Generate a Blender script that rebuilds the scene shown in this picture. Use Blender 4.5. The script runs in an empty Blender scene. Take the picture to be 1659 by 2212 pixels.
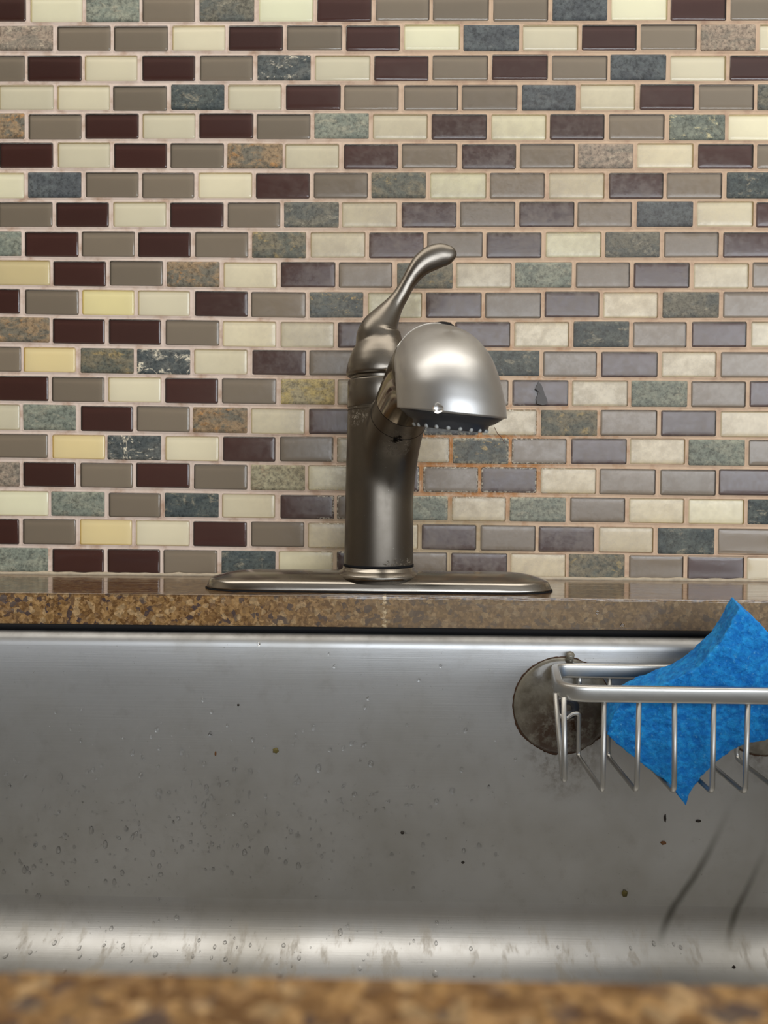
import bpy, bmesh, math, random
from mathutils import Vector, Matrix, noise

# ------------------------------------------------------------------ camera, light, exposure
S = bpy.context.scene
COL = S.collection
FPX = 1600.0
DWALL = 0.645
CAM = Vector((0.0, -DWALL, 0.071))
ROT = (Matrix.Rotation(math.radians(1.0), 4, 'Z') @ Matrix.Rotation(math.radians(88.8), 4, 'X')
       @ Matrix.Rotation(math.radians(0.45), 4, 'Z'))
cd = bpy.data.cameras.new('camera'); cam = bpy.data.objects.new('camera', cd); COL.objects.link(cam)
cam.matrix_world = Matrix.Translation(CAM) @ ROT
cd.sensor_fit = 'VERTICAL'; cd.lens = 4.2; cd.sensor_height = 4.2 * 2212 / FPX; cd.sensor_width = 4.2 * 1659 / FPX
cd.clip_start = 0.005; cd.clip_end = 50
cd.dof.use_dof = True; cd.dof.focus_distance = 0.545; cd.dof.aperture_fstop = 1.9
S.camera = cam

S.view_settings.view_transform = 'Standard'; S.view_settings.look = 'None'
S.view_settings.gamma = 1.0; S.view_settings.use_curve_mapping = False
S.view_settings.exposure = 0.33

W = bpy.data.worlds.new('world'); S.world = W; W.use_nodes = True
W.node_tree.nodes['Background'].inputs[0].default_value = (0.75, 0.85, 1.0, 1)
W.node_tree.nodes['Background'].inputs[1].default_value = 0.3

def area(name, loc, rot, sx, sy, power, color):
    l = bpy.data.lights.new(name, 'AREA'); l.shape = 'RECTANGLE'; l.size = sx; l.size_y = sy
    l.energy = power; l.color = color
    o = bpy.data.objects.new(name, l); COL.objects.link(o); o.location = loc; o.rotation_euler = rot
    return o
# window behind the photographer, to the right; ceiling lamp of the kitchen
area('window_daylight', (1.25, -2.62, 0.57), (math.radians(90), 0, 0), 3.0, 1.1, 50, (0.90, 0.95, 1.0))
area('ceiling_lamp_light', (-0.25, -0.47, 1.49), (0, 0, 0), 2.6, 0.8, 15.5, (1.0, 0.94, 0.84))

# ------------------------------------------------------------------ helpers
def srgb(r, g, b):
    f = lambda c: (c / 12.92 if c <= 0.04045 else ((c + 0.055) / 1.055) ** 2.4)
    return (f(r / 255), f(g / 255), f(b / 255), 1.0)

def ray(px, py):
    d = Vector(((px - 829.5) / FPX, -(py - 1106.0) / FPX, -1.0))
    return (ROT.to_3x3() @ d)
def at(px, py, depth):
    """point seen at a pixel, at a distance in front of the lens plane measured along world Y"""
    d = ray(px, py); return CAM + d * (depth / d.y)

def obj(name, me, mats=(), parent=None, smooth=True):
    if isinstance(me, bmesh.types.BMesh):
        m = bpy.data.meshes.new(name); me.normal_update(); me.to_mesh(m); me.free(); me = m
    for mt in (mats if isinstance(mats, (list, tuple)) else [mats]): me.materials.append(mt)
    if smooth:
        for p in me.polygons: p.use_smooth = True
    o = bpy.data.objects.new(name, me); COL.objects.link(o)
    if parent: o.parent = parent
    return o
def tag(o, label=None, cat=None, group=None, kind=None):
    if label: o['label'] = label
    if cat: o['category'] = cat
    if group: o['group'] = group
    if kind: o['kind'] = kind
    return o
def empty(name, loc):
    o = bpy.data.objects.new(name, None); COL.objects.link(o); o.location = loc; o.empty_display_size = 0.02
    return o
def keep(o, root):
    """parent without moving"""
    o.parent = root; o.matrix_parent_inverse = Matrix.Translation(root.location).inverted(); return o
def sharp(o, ang=35):
    m = o.modifiers.new('edge', 'EDGE_SPLIT'); m.split_angle = math.radians(ang); return o

def box(bm, x0, x1, y0, y1, z0, z1):
    v = [bm.verts.new((x, y, z)) for x in (x0, x1) for y in (y0, y1) for z in (z0, z1)]
    for f in ((0,1,3,2), (4,6,7,5), (0,4,5,1), (2,3,7,6), (0,2,6,4), (1,5,7,3)):
        bm.faces.new([v[i] for i in f])
    return v
def loft(bm, rings, cap0=True, cap1=True, closed=True):
    L = [[bm.verts.new(p) for p in r] for r in rings]
    n = len(L[0])
    for a, b in zip(L, L[1:]):
        for i in range(n if closed else n - 1):
            j = (i + 1) % n
            bm.faces.new((a[i], a[j], b[j], b[i]))
    def cap(r, flip):
        c = Vector((0, 0, 0))
        for v in r: c += v.co
        cv = bm.verts.new(c / n)
        for i in range(n):
            j = (i + 1) % n
            bm.faces.new((r[j], r[i], cv) if not flip else (r[i], r[j], cv))
    if cap0: cap(L[0], False)
    if cap1: cap(L[-1], True)
    return L
def lathe(bm, prof, c, n=72, cap0=True, cap1=True, axis=None, sx=None):
    """prof: (radius, height) list around axis through c"""
    c = Vector(c); az = Vector(axis).normalized() if axis is not None else Vector((0, 0, 1))
    ax = (Vector(sx) - az * Vector(sx).dot(az)).normalized() if sx is not None else (Vector((1, 0, 0)) - az * az.x).normalized()
    ay = az.cross(ax)
    loft(bm, [[c + az * h + (ax * math.cos(t) + ay * math.sin(t)) * r for t in [2 * math.pi * i / n for i in range(n)]] for r, h in prof], cap0, cap1)
def crom(P, n):
    """Catmull-Rom resample of equal-length tuples, n steps per span"""
    out = []
    for i in range(len(P) - 1):
        p0 = P[i - 1] if i else [2 * a - b for a, b in zip(P[0], P[1])]
        p1, p2 = P[i], P[i + 1]
        p3 = P[i + 2] if i + 2 < len(P) else [2 * a - b for a, b in zip(P[-1], P[-2])]
        for k in range(n):
            t = k / n
            out.append([0.5 * (2*b + (c - a) * t + (2*a - 5*b + 4*c - d) * t*t + (-a + 3*b - 3*c + d) * t**3)
                        for a, b, c, d in zip(p0, p1, p2, p3)])
    out.append(list(P[-1])); return out
def sweep(bm, pts, ra, rb=None, n=32, ref=(0, 1, 0), cap0=True, cap1=True, first=None, last=None):
    """tube through pts; ra = radius across, rb = radius along ref"""
    rb = rb or ra; P = [Vector(p) for p in pts]; rings = []
    nrm = Vector(ref)
    for i, p in enumerate(P):
        t = (P[min(i + 1, len(P) - 1)] - P[max(i - 1, 0)]).normalized()
        if i == 0 and first is not None: t = Vector(first).normalized()
        if i == len(P) - 1 and last is not None: t = Vector(last).normalized()
        nrm = (nrm - t * nrm.dot(t)).normalized(); s = t.cross(nrm)
        rings.append([p + s * math.cos(a) * ra[i] + nrm * math.sin(a) * rb[i] for a in [2 * math.pi * k / n for k in range(n)]])
    loft(bm, rings, cap0, cap1); return rings
def wire(bm, P, r, n=10, bend=0.006, closed=False):
    """round wire with rounded bends"""
    P = [Vector(p) for p in P]; out = []
    for i, p in enumerate(P):
        if not closed and i in (0, len(P) - 1): out.append(p); continue
        a, b = P[i - 1], P[(i + 1) % len(P)]
        d1, d2 = (a - p), (b - p); k = min(bend, d1.length * .45, d2.length * .45)
        q1, q2 = p + d1.normalized() * k, p + d2.normalized() * k
        for j in range(7):
            t = j / 6; out.append(q1 * (1 - t) ** 2 + p * 2 * t * (1 - t) + q2 * t * t)
    t0 = (out[1] - out[0]).normalized()
    ref = Vector((1, 0, 0)) if abs(t0.x) < .7 else Vector((0, 1, 0))
    sweep(bm, out, [r] * len(out), n=n, ref=ref)

# ---- node helper
class N:
    def __init__(s, name):
        s.m = bpy.data.materials.new(name); s.m.use_nodes = True; s.t = s.m.node_tree
        s.b = s.t.nodes['Principled BSDF']; s.out = s.t.nodes['Material Output']
        s.tc = s.t.nodes.new('ShaderNodeTexCoord'); s.pos = s.t.nodes.new('ShaderNodeNewGeometry').outputs['Position']
    def put(s, sock, v):
        if isinstance(v, bpy.types.NodeSocket): s.t.links.new(v, sock)
        elif v is not None:
            if hasattr(sock, 'default_value') and sock.type == 'RGBA' and isinstance(v, (int, float)): v = (v, v, v, 1)
            if sock.type == 'VECTOR' and isinstance(v, (int, float)): v = (v, v, v)
            sock.default_value = v
    def math(s, op, a, b=None, c=None, clamp=False):
        n = s.t.nodes.new('ShaderNodeMath'); n.operation = op; n.use_clamp = clamp
        for i, v in enumerate((a, b, c)):
            if v is not None: s.put(n.inputs[i], v)
        return n.outputs[0]
    def mix(s, f, a, b, mode='MIX'):
        n = s.t.nodes.new('ShaderNodeMix'); n.data_type = 'RGBA'; n.blend_type = mode
        s.put(n.inputs[0], f); s.put(n.inputs[6], a); s.put(n.inputs[7], b); return n.outputs[2]
    def noise(s, scale, detail=4, rough=0.55, vec=None, dist=0.0, out='Fac', w=None):
        n = s.t.nodes.new('ShaderNodeTexNoise')
        if w is not None: n.noise_dimensions = '4D'; s.put(n.inputs['W'], w)
        s.put(n.inputs['Vector'], vec if vec is not None else s.pos)
        s.put(n.inputs['Scale'], scale); s.put(n.inputs['Detail'], detail); s.put(n.inputs['Roughness'], rough); s.put(n.inputs['Distortion'], dist)
        return n.outputs[out]
    def vor(s, scale, vec=None, out='Color', feature='F1', rnd=1.0):
        n = s.t.nodes.new('ShaderNodeTexVoronoi'); n.feature = feature
        s.put(n.inputs['Vector'], vec if vec is not None else s.pos); s.put(n.inputs['Scale'], scale); s.put(n.inputs['Randomness'], rnd)
        return n.outputs[out]
    def ramp(s, f, stops, interp='LINEAR'):
        n = s.t.nodes.new('ShaderNodeValToRGB'); n.color_ramp.interpolation = interp; e = n.color_ramp.elements
        while len(e) < len(stops): e.new(0.5)
        for q, (p, c) in zip(e, stops):
            q.position = p; q.color = c if isinstance(c, tuple) else (c, c, c, 1)
        s.put(n.inputs[0], f); return n.outputs[0]
    def step(s, f, lo, hi):
        n = s.t.nodes.new('ShaderNodeMapRange'); n.interpolation_type = 'SMOOTHSTEP'
        s.put(n.inputs[0], f); n.inputs[1].default_value = lo; n.inputs[2].default_value = hi; return n.outputs[0]
    def attr(s, name, out='Color'):
        n = s.t.nodes.new('ShaderNodeAttribute'); n.attribute_name = name; return n.outputs[out]
    def scale(s, v, sc, off=None):
        n = s.t.nodes.new('ShaderNodeMapping'); s.put(n.inputs[0], v); n.inputs['Scale'].default_value = sc
        if off is not None: s.put(n.inputs['Location'], off)
        return n.outputs[0]
    def blob(s, c, r):
        """1 at point c falling to 0 at radii r, in world space"""
        n = s.t.nodes.new('ShaderNodeVectorMath'); n.operation = 'SUBTRACT'; s.put(n.inputs[0], s.pos); n.inputs[1].default_value = c
        m = s.t.nodes.new('ShaderNodeVectorMath'); m.operation = 'DIVIDE'; s.put(m.inputs[0], n.outputs[0]); m.inputs[1].default_value = r
        l = s.t.nodes.new('ShaderNodeVectorMath'); l.operation = 'LENGTH'; s.put(l.inputs[0], m.outputs[0])
        return s.math('SUBTRACT', 1.0, l.outputs['Value'], clamp=True)
    def bump(s, h, strength, dist=0.001, normal=None):
        n = s.t.nodes.new('ShaderNodeBump'); s.put(n.inputs['Height'], h); s.put(n.inputs['Strength'], strength); n.inputs['Distance'].default_value = dist
        if normal is not None: s.put(n.inputs['Normal'], normal)
        return n.outputs[0]
    def set(s, **k):
        names = dict(color='Base Color', rough='Roughness', metal='Metallic', ior='IOR', normal='Normal', coat='Coat Weight',
                     coat_rough='Coat Roughness', spec='Specular IOR Level', trans='Transmission Weight', aniso='Anisotropic',
                     aniso_rot='Anisotropic Rotation', sss='Subsurface Weight', tangent='Tangent', alpha='Alpha', coat_normal='Coat Normal')
        for a, v in k.items(): s.put(s.b.inputs[names[a]], v)
        return s.m

WX = lambda px: at(px, 1000, DWALL).x
WZ = lambda py: at(829.5, py, DWALL).z
def wpt(px, py): return tuple(at(px, py, DWALL))

# ------------------------------------------------------------------ materials
def scum_mask(g):
    """dried soap and lime film on the tiles around the tap"""
    a = g.blob((WX(1120), 0, WZ(760)), (0.32, 1, 0.30))
    b = g.blob((WX(1050), 0, WZ(1000)), (0.24, 1, 0.22))
    m = g.math('MAXIMUM', a, b)
    return g.step(m, 0.0, 0.62)
def mat_tile_back():
    """colour fired on the back of each glass tile, and the ground glass sides of its pocket"""
    g = N('tile_colour_layer'); tint = g.attr('tint'); rim = g.attr('rim', 'Fac'); seed = g.attr('seed', 'Fac')
    col = g.mix(rim, tint, g.mix(1.0, tint, g.attr('rimtint'), 'MULTIPLY'))
    col = g.mix(g.math('MULTIPLY', g.noise(70, 3, .6, w=seed), 0.12), col, g.mix(1.0, col, (.6, .6, .6, 1), 'MULTIPLY'))
    m = scum_mask(g); lowr = g.step(g.blob((WX(1300), 0, WZ(1100)), (.42, 1, .26)), 0, .6)
    col = g.mix(g.math('MAXIMUM', g.math('MULTIPLY', m, .75), g.math('MULTIPLY', lowr, .9)), col, g.mix(1.0, col, (.80, .74, .66, 1), 'MULTIPLY'))
    g.set(color=col, rough=.5, spec=.3); return g.m
def mat_tile_front():
    """clear glass face: mostly transparent with a gloss, hazed by dried soap and lime near the tap"""
    g = N('tile_clear_glass'); seed = g.attr('seed', 'Fac'); rim = g.attr('rim', 'Fac'); nd = g.t.nodes
    m = scum_mask(g)
    fine = g.noise(170, 6, 0.72, w=seed); blot = g.noise(60, 4, 0.6, w=seed)
    sp = g.vor(230); se = nd.new('ShaderNodeSeparateColor'); g.put(se.inputs[0], sp)
    f0 = g.step(g.math('ADD', g.math('MULTIPLY', fine, .55), g.math('MULTIPLY', blot, .45)), 0.40, 0.64)
    film = g.math('ADD', g.math('MULTIPLY', f0, .28), g.math('MULTIPLY', g.step(se.outputs[0], .3, .9), .07))
    film = g.math('MULTIPLY', g.math('ADD', film, .05), g.math('MULTIPLY', m, .8))
    cr = g.blob(wpt(1010, 1010), (0.11, 1, 0.055)); cr2 = g.blob(wpt(740, 1120), (0.03, 1, 0.09)); cr3 = g.blob(wpt(1000, 940), (0.09, 1, 0.05))
    mx = g.math('MAXIMUM', g.math('MAXIMUM', cr, cr2), cr3)
    crm = g.math('MULTIPLY', g.step(mx, 0.0, 0.4), g.step(rim, 0.05, 0.4))
    crm = g.math('MULTIPLY', crm, g.step(g.noise(230, 9, .85), .47, .56))
    film = g.math('MAXIMUM', film, g.math('MULTIPLY', crm, .85))
    edge = g.math('MULTIPLY', g.step(rim, .2, .9), .12)
    film = g.math('MAXIMUM', film, edge)
    bmp = g.bump(g.noise(45, 2, .5, w=seed), 0.25, 0.0006); bmp = g.bump(fine, g.math('MULTIPLY', m, 0.4), 0.0003, bmp)
    gl = nd.new('ShaderNodeBsdfGlossy'); gl.inputs['Color'].default_value = (1, 1, 1, 1)
    g.put(gl.inputs['Roughness'], g.math('ADD', g.math('MULTIPLY', m, g.math('ADD', .12, g.math('MULTIPLY', f0, .16))), .10)); g.put(gl.inputs['Normal'], bmp)
    fr = nd.new('ShaderNodeFresnel'); fr.inputs[0].default_value = 1.5; g.put(fr.inputs[1], bmp)
    tr = nd.new('ShaderNodeBsdfTransparent'); tr.inputs[0].default_value = (.98, .97, .955, 1)
    a = nd.new('ShaderNodeMixShader'); g.t.links.new(fr.outputs[0], a.inputs[0]); g.t.links.new(tr.outputs[0], a.inputs[1]); g.t.links.new(gl.outputs[0], a.inputs[2])
    df = nd.new('ShaderNodeBsdfDiffuse'); g.put(df.inputs[0], g.mix(crm, srgb(170, 158, 146), srgb(208, 200, 182)))
    b = nd.new('ShaderNodeMixShader'); g.put(b.inputs[0], film); g.t.links.new(a.outputs[0], b.inputs[1]); g.t.links.new(df.outputs[0], b.inputs[2])
    g.t.links.new(b.outputs[0], g.out.inputs[0]); return g.m
def mat_slate():
    g = N('slate_tile'); a = g.attr('tint'); b = g.attr('tint2'); c = g.attr('tint3'); seed = g.attr('seed', 'Fac')
    sv = g.scale(g.pos, (1, 1, 1.7))
    big = g.noise(42, 8, 0.68, vec=sv, w=seed, dist=.8); fine = g.noise(300, 8, 0.78, w=seed)
    mid = g.noise(75, 9, 0.78, vec=sv, w=g.math('ADD', seed, 7.3), dist=.5)
    col = g.mix(g.step(big, 0.44, 0.58), a, b)
    vein = g.math('ABSOLUTE', g.math('SUBTRACT', g.noise(16, 6, .62, w=g.math('ADD', seed, 3.1), dist=.5), 0.5))
    vein = g.math('MULTIPLY', g.math('SUBTRACT', 1.0, g.step(vein, 0.002, 0.012), clamp=True), g.step(fine, .4, .55))
    fl = g.math('MAXIMUM', g.step(mid, .54, .62), g.math('MULTIPLY', vein, g.step(g.attr('flake', 'Fac'), .96, .99)))
    col = g.mix(g.math('MULTIPLY', fl, g.attr('flake', 'Fac')), col, c)
    col = g.mix(g.step(fine, .45, .75), col, g.mix(1.0, col, (1.6, 1.6, 1.55, 1), 'MULTIPLY'))
    col = g.mix(g.step(fine, .52, .38), col, g.mix(1.0, col, (.5, .5, .5, 1), 'MULTIPLY'))
    m = scum_mask(g); col = g.mix(g.math('MULTIPLY', m, .18), col, srgb(150, 142, 134))
    cr = g.blob(wpt(1010, 1010), (0.11, 1, 0.055))
    crm = g.math('MULTIPLY', g.step(cr, 0, .4), g.math('MULTIPLY', g.attr('rim', 'Fac'), g.step(g.noise(420, 4, .7), .46, .56)))
    col = g.mix(crm, col, srgb(200, 190, 165))
    h = g.math('ADD', g.math('MULTIPLY', fine, .5), mid)
    g.set(color=col, rough=0.62, spec=.35, normal=g.bump(h, .8, .0009)); return g.m
def mat_grout():
    g = N('tile_grout'); n1 = g.noise(60, 5, .6); n2 = g.noise(600, 3, .6)
    sep = g.t.nodes.new('ShaderNodeSeparateXYZ'); g.put(sep.inputs[0], g.pos)
    side = g.step(sep.outputs[0], WX(350), WX(1000))
    col = g.mix(side, srgb(216, 197, 183), srgb(203, 176, 150))
    col = g.mix(g.step(n1, .45, .75), col, srgb(180, 150, 128))
    st = g.blob(wpt(1020, 1000), (0.10, 1, 0.05)); st2 = g.blob(wpt(1050, 930), (.2, 1, .16))
    col = g.mix(g.math('MULTIPLY', g.step(st, 0, .5), g.step(g.noise(90, 4, .7), .3, .6)), col, srgb(176, 122, 74))
    col = g.mix(g.math('MULTIPLY', g.step(st2, 0, .8), g.math('MULTIPLY', g.step(n1, .5, .6), .5)), col, srgb(184, 140, 100))
    low = g.blob(wpt(900, 1180), (.12, 1, .05))
    col = g.mix(g.math('MULTIPLY', g.step(low, 0, .5), .5), col, srgb(150, 140, 108))
    g.set(color=col, rough=.8, spec=.2, normal=g.bump(g.math('ADD', n1, g.math('MULTIPLY', n2, .5)), .5, .0006)); return g.m
def mat_granite():
    g = N('brown_granite')
    warp = g.noise(180, 3, .6, out='Color')
    mx = g.t.nodes.new('ShaderNodeMix'); mx.data_type = 'VECTOR'
    mv = g.t.nodes.new('ShaderNodeVectorMath'); mv.operation = 'MULTIPLY_ADD'; g.put(mv.inputs[0], warp)
    mv.inputs[1].default_value = (.0045,) * 3; g.put(mv.inputs[2], g.pos); v = mv.outputs[0]
    c1 = g.vor(540, v); sx = g.t.nodes.new('ShaderNodeSeparateColor'); g.put(sx.inputs[0], c1)
    r = sx.outputs[0]
    col = g.ramp(r, [(0, srgb(92, 68, 42)), (.3, srgb(128, 98, 62)), (.55, srgb(156, 122, 80)), (.8, srgb(176, 142, 100)), (.95, srgb(104, 80, 60))], 'CONSTANT')
    c2 = g.vor(290, v); s2 = g.t.nodes.new('ShaderNodeSeparateColor'); g.put(s2.inputs[0], c2)
    col = g.mix(.45, col, g.ramp(s2.outputs[1], [(0, srgb(110, 76, 40)), (.4, srgb(160, 124, 78)), (.7, srgb(120, 92, 66)), (.85, srgb(188, 160, 120))], 'CONSTANT'))
    dark = g.math('MULTIPLY', g.step(s2.outputs[0], .80, .84), g.step(g.noise(90, 3, .5), .44, .52))
    col = g.mix(g.math('MULTIPLY', dark, .8), col, srgb(52, 48, 58))
    col = g.mix(g.math('MULTIPLY', g.step(g.noise(500, 3, .7), .4, .7), .35), col, srgb(86, 66, 46))
    sep = g.t.nodes.new('ShaderNodeSeparateXYZ'); g.put(sep.inputs[0], g.pos)
    film = g.math('MULTIPLY', g.math('MULTIPLY', g.step(sep.outputs[0], -.16, .06), g.step(sep.outputs[1], -.3, -.2)), g.step(sep.outputs[2], -.0008, -.002))
    topf = g.math('MULTIPLY', g.step(sep.outputs[2], -.002, -.0008), g.step(sep.outputs[1], -.3, -.2))
    col = g.mix(g.math('MULTIPLY', topf, .55), col, srgb(70, 54, 40))
    col = g.mix(g.math('MULTIPLY', film, .58), col, srgb(128, 116, 100))
    # pale seam in the slab edge under the tap
    sm = g.math('ABSOLUTE', g.math('SUBTRACT', g.math('ADD', sep.outputs[0], g.math('MULTIPLY', g.noise(300, 3), .006)), -.0055))
    seam = g.math('MULTIPLY', g.math('SUBTRACT', 1.0, g.step(sm, .0003, .0016)), g.math('MULTIPLY', g.step(sep.outputs[1], -.3, -.2), g.step(g.noise(400, 2), .35, .6)))
    col = g.mix(seam, col, srgb(196, 176, 144))
    streak = g.noise(40, 4, .6, vec=g.scale(g.pos, (.35, 3, 3)))
    g.set(color=col, rough=g.math('ADD', .07, g.math('MULTIPLY', g.step(streak, .4, .8), .16)), spec=.55,
          normal=g.bump(streak, .3, .001)); return g.m
def mat_nickel(name, rough, col=(168, 161, 152), brush=(6, 6, 300), crust=False):
    g = N(name)
    n = g.noise(8, 3, .6, vec=g.scale(g.pos, brush)); sm = g.noise(35, 5, .6)
    c = g.mix(g.math('MULTIPLY', g.step(sm, .35, .75), .35), srgb(*col), srgb(int(col[0]*.8), int(col[1]*.79), int(col[2]*.76)))
    r = g.math('ADD', rough, g.math('MULTIPLY', g.step(sm, .4, .8), .12)); met = 1.0
    nm = g.bump(n, .02, .0005)
    if crust:
        sp = g.step(g.noise(900, 2, .5), .745, .78)
        c = g.mix(g.math('MULTIPLY', sp, .8), c, srgb(190, 186, 176))
        masks = [g.blob(tuple(at(762, 897, .552)), (.014, .03, .009)), g.blob(tuple(at(880, 1218, .545)), (.02, .04, .004)),
                 g.blob(tuple(at(858, 952, .536)), (.013, .02, .014))]
        m = masks[0]
        for q in masks[1:]: m = g.math('MAXIMUM', m, q)
        k = g.math('MULTIPLY', g.step(m, 0, .7), g.step(g.noise(380, 9, .85), .53, .60))
        c = g.mix(k, c, srgb(190, 178, 158)); met = g.math('SUBTRACT', 1.0, k); r = g.math('ADD', r, g.math('MULTIPLY', k, .5))
        ck = g.step(g.math('MULTIPLY', g.blob(tuple(at(858, 948, .536)), (.011, .02, .007)), g.noise(260, 4, .8)), .22, .30)
        c = g.mix(ck, c, (0.01, .008, .006, 1)); nm = g.bump(k, .8, .0006, nm)
    g.set(color=c, rough=r, metal=met, normal=nm, aniso=.35); return g.m
def mat_sink():
    g = N('brushed_stainless_steel')
    br = g.noise(10, 4, .7, vec=g.scale(g.pos, (1.0, 60, 90))); cl = g.noise(9, 4, .6); sp = g.noise(70, 5, .65)
    c = g.mix(g.step(cl, .35, .7), srgb(200, 201, 202), srgb(183, 182, 179))
    c = g.mix(g.math('MULTIPLY', g.step(sp, .52, .75), .15), c, srgb(128, 122, 112))
    c = g.mix(g.math('MULTIPLY', g.step(g.noise(420, 4, .6), .68, .74), .4), c, srgb(90, 82, 70))
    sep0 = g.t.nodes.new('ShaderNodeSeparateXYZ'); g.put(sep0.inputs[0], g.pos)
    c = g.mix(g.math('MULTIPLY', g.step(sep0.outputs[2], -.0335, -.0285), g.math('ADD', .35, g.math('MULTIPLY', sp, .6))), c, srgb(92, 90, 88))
    # brown grime round the suction cups and along the bottom corner
    for q in ((1218, 1600), (1650, 1560)):
        b = g.blob(tuple(at(q[0], q[1], .517)), (.034, .02, .05))
        c = g.mix(g.math('MULTIPLY', g.step(b, 0, .6), g.math('MULTIPLY', g.step(g.noise(120, 5, .7), .4, .7), .6)), c, srgb(96, 74, 50))
    sep = g.t.nodes.new('ShaderNodeSeparateXYZ'); g.put(sep.inputs[0], g.pos)
    lime = g.math('MULTIPLY', g.step(sep.outputs[2], -.221, -.232), g.step(g.noise(28, 5, .7, vec=g.scale(g.pos, (2.2, 1, .6))), .5, .66))
    c = g.mix(g.math('MULTIPLY', lime, .55), c, srgb(196, 190, 180))
    for x0, k1, wd in ((at(1560, 1770, .517).x, .30, .0032), (at(1640, 1850, .517).x, .26, .0028)):   # dark streaks of shadow and reflection painted into the steel below the basket
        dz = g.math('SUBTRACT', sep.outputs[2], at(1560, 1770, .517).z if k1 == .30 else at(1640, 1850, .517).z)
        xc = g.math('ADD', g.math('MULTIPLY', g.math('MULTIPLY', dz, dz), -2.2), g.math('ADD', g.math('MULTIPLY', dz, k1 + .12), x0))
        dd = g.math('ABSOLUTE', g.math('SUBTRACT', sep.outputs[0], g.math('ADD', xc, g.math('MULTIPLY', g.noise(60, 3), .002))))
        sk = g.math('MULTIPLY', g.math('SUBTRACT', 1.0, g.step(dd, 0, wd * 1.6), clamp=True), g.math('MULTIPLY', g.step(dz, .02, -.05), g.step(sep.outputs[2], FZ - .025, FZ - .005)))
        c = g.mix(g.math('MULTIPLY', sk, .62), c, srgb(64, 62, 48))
    r = g.math('ADD', .45, g.math('MULTIPLY', g.step(cl, .3, .8), .10)); r = g.math('ADD', r, g.math('MULTIPLY', lime, .2))
    g.set(color=c, rough=r, metal=.93, normal=g.bump(br, .12, .0004), aniso=.5); return g.m
def plain(name, col, rough=.5, metal=0.0, **k):
    g = N(name); n = g.noise(k.pop('nscale', 40), 4, .6)
    c = g.mix(g.math('MULTIPLY', n, k.pop('vary', .3)), srgb(*col), srgb(*[int(q * .7) for q in col]))
    g.set(color=c, rough=rough, metal=metal, **k); return g.m

M_TILE = mat_tile_back(); M_GLASS = mat_tile_front(); M_SLATE = mat_slate(); M_GROUT = mat_grout(); M_GRAN = mat_granite()
M_BODY = mat_nickel('brushed_nickel_body', .33, (108, 102, 94), crust=True)
M_NICK = mat_nickel('brushed_nickel', .27, (124, 118, 110)); M_HEAD = mat_nickel('satin_nickel_spray_head', .36, (190, 190, 190), brush=(40, 40, 40))
M_PLATE = mat_nickel('brushed_nickel_plate', .20, (158, 152, 144), brush=(4, 60, 60))
FZ = -.2135
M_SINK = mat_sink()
M_ALU = mat_nickel('satin_aluminium', .40, (196, 195, 192), brush=(60, 60, 60))
M_BLACK = plain('black_rubber', (12, 12, 15), .75, spec=.2); M_DARK = plain('dark_grimy_plastic', (44, 47, 55), .4, vary=.8, nscale=300)
M_CAULK = plain('old_caulk', (188, 172, 148), .6, vary=.9, nscale=220)
M_PAINT = plain('wall_paint', (186, 176, 160), .8); M_CEIL = plain('ceiling_paint', (196, 192, 184), .8); M_FLOOR = plain('floor_boards', (96, 72, 52), .5)
M_DOT = plain('nozzle_rubber', (176, 178, 176), .5)

# ------------------------------------------------------------------ the wall and its mosaic
LEFT = [(-9, 47), (56, 110), (119, 175), (183, 237), (245, 300), (308, 363), (372, 427), (436, 490), (500, 554), (563, 617), (625, 679),
        (687, 741), (751, 805), (814, 868), (875, 930), (939, 991), (999, 1052), (1062, 1115), (1122, 1177), (1185, 1237)]
MID = [(-10, 46), (54, 109), (119, 174), (183, 238), (245, 300), (310, 364), (373, 428), (436, 491), (502, 558), (567, 622), (631, 686),
       (695, 750), (757, 811), (819, 874), (883, 938), (944, 998), (1005, 1059), (1069, 1120), (1129, 1183), (1191, 1244)]
RIGHT = [(-11, 44.5), (52, 109), (119, 174), (182, 238), (246, 302), (310, 364), (373, 429), (436, 491), (501, 556), (567, 622), (631, 687),
         (695, 750), (760, 815), (823, 879), (887, 943), (949, 1005), (1014, 1070), (1078, 1132), (1141, 1197), (1201, 1254)]
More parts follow.
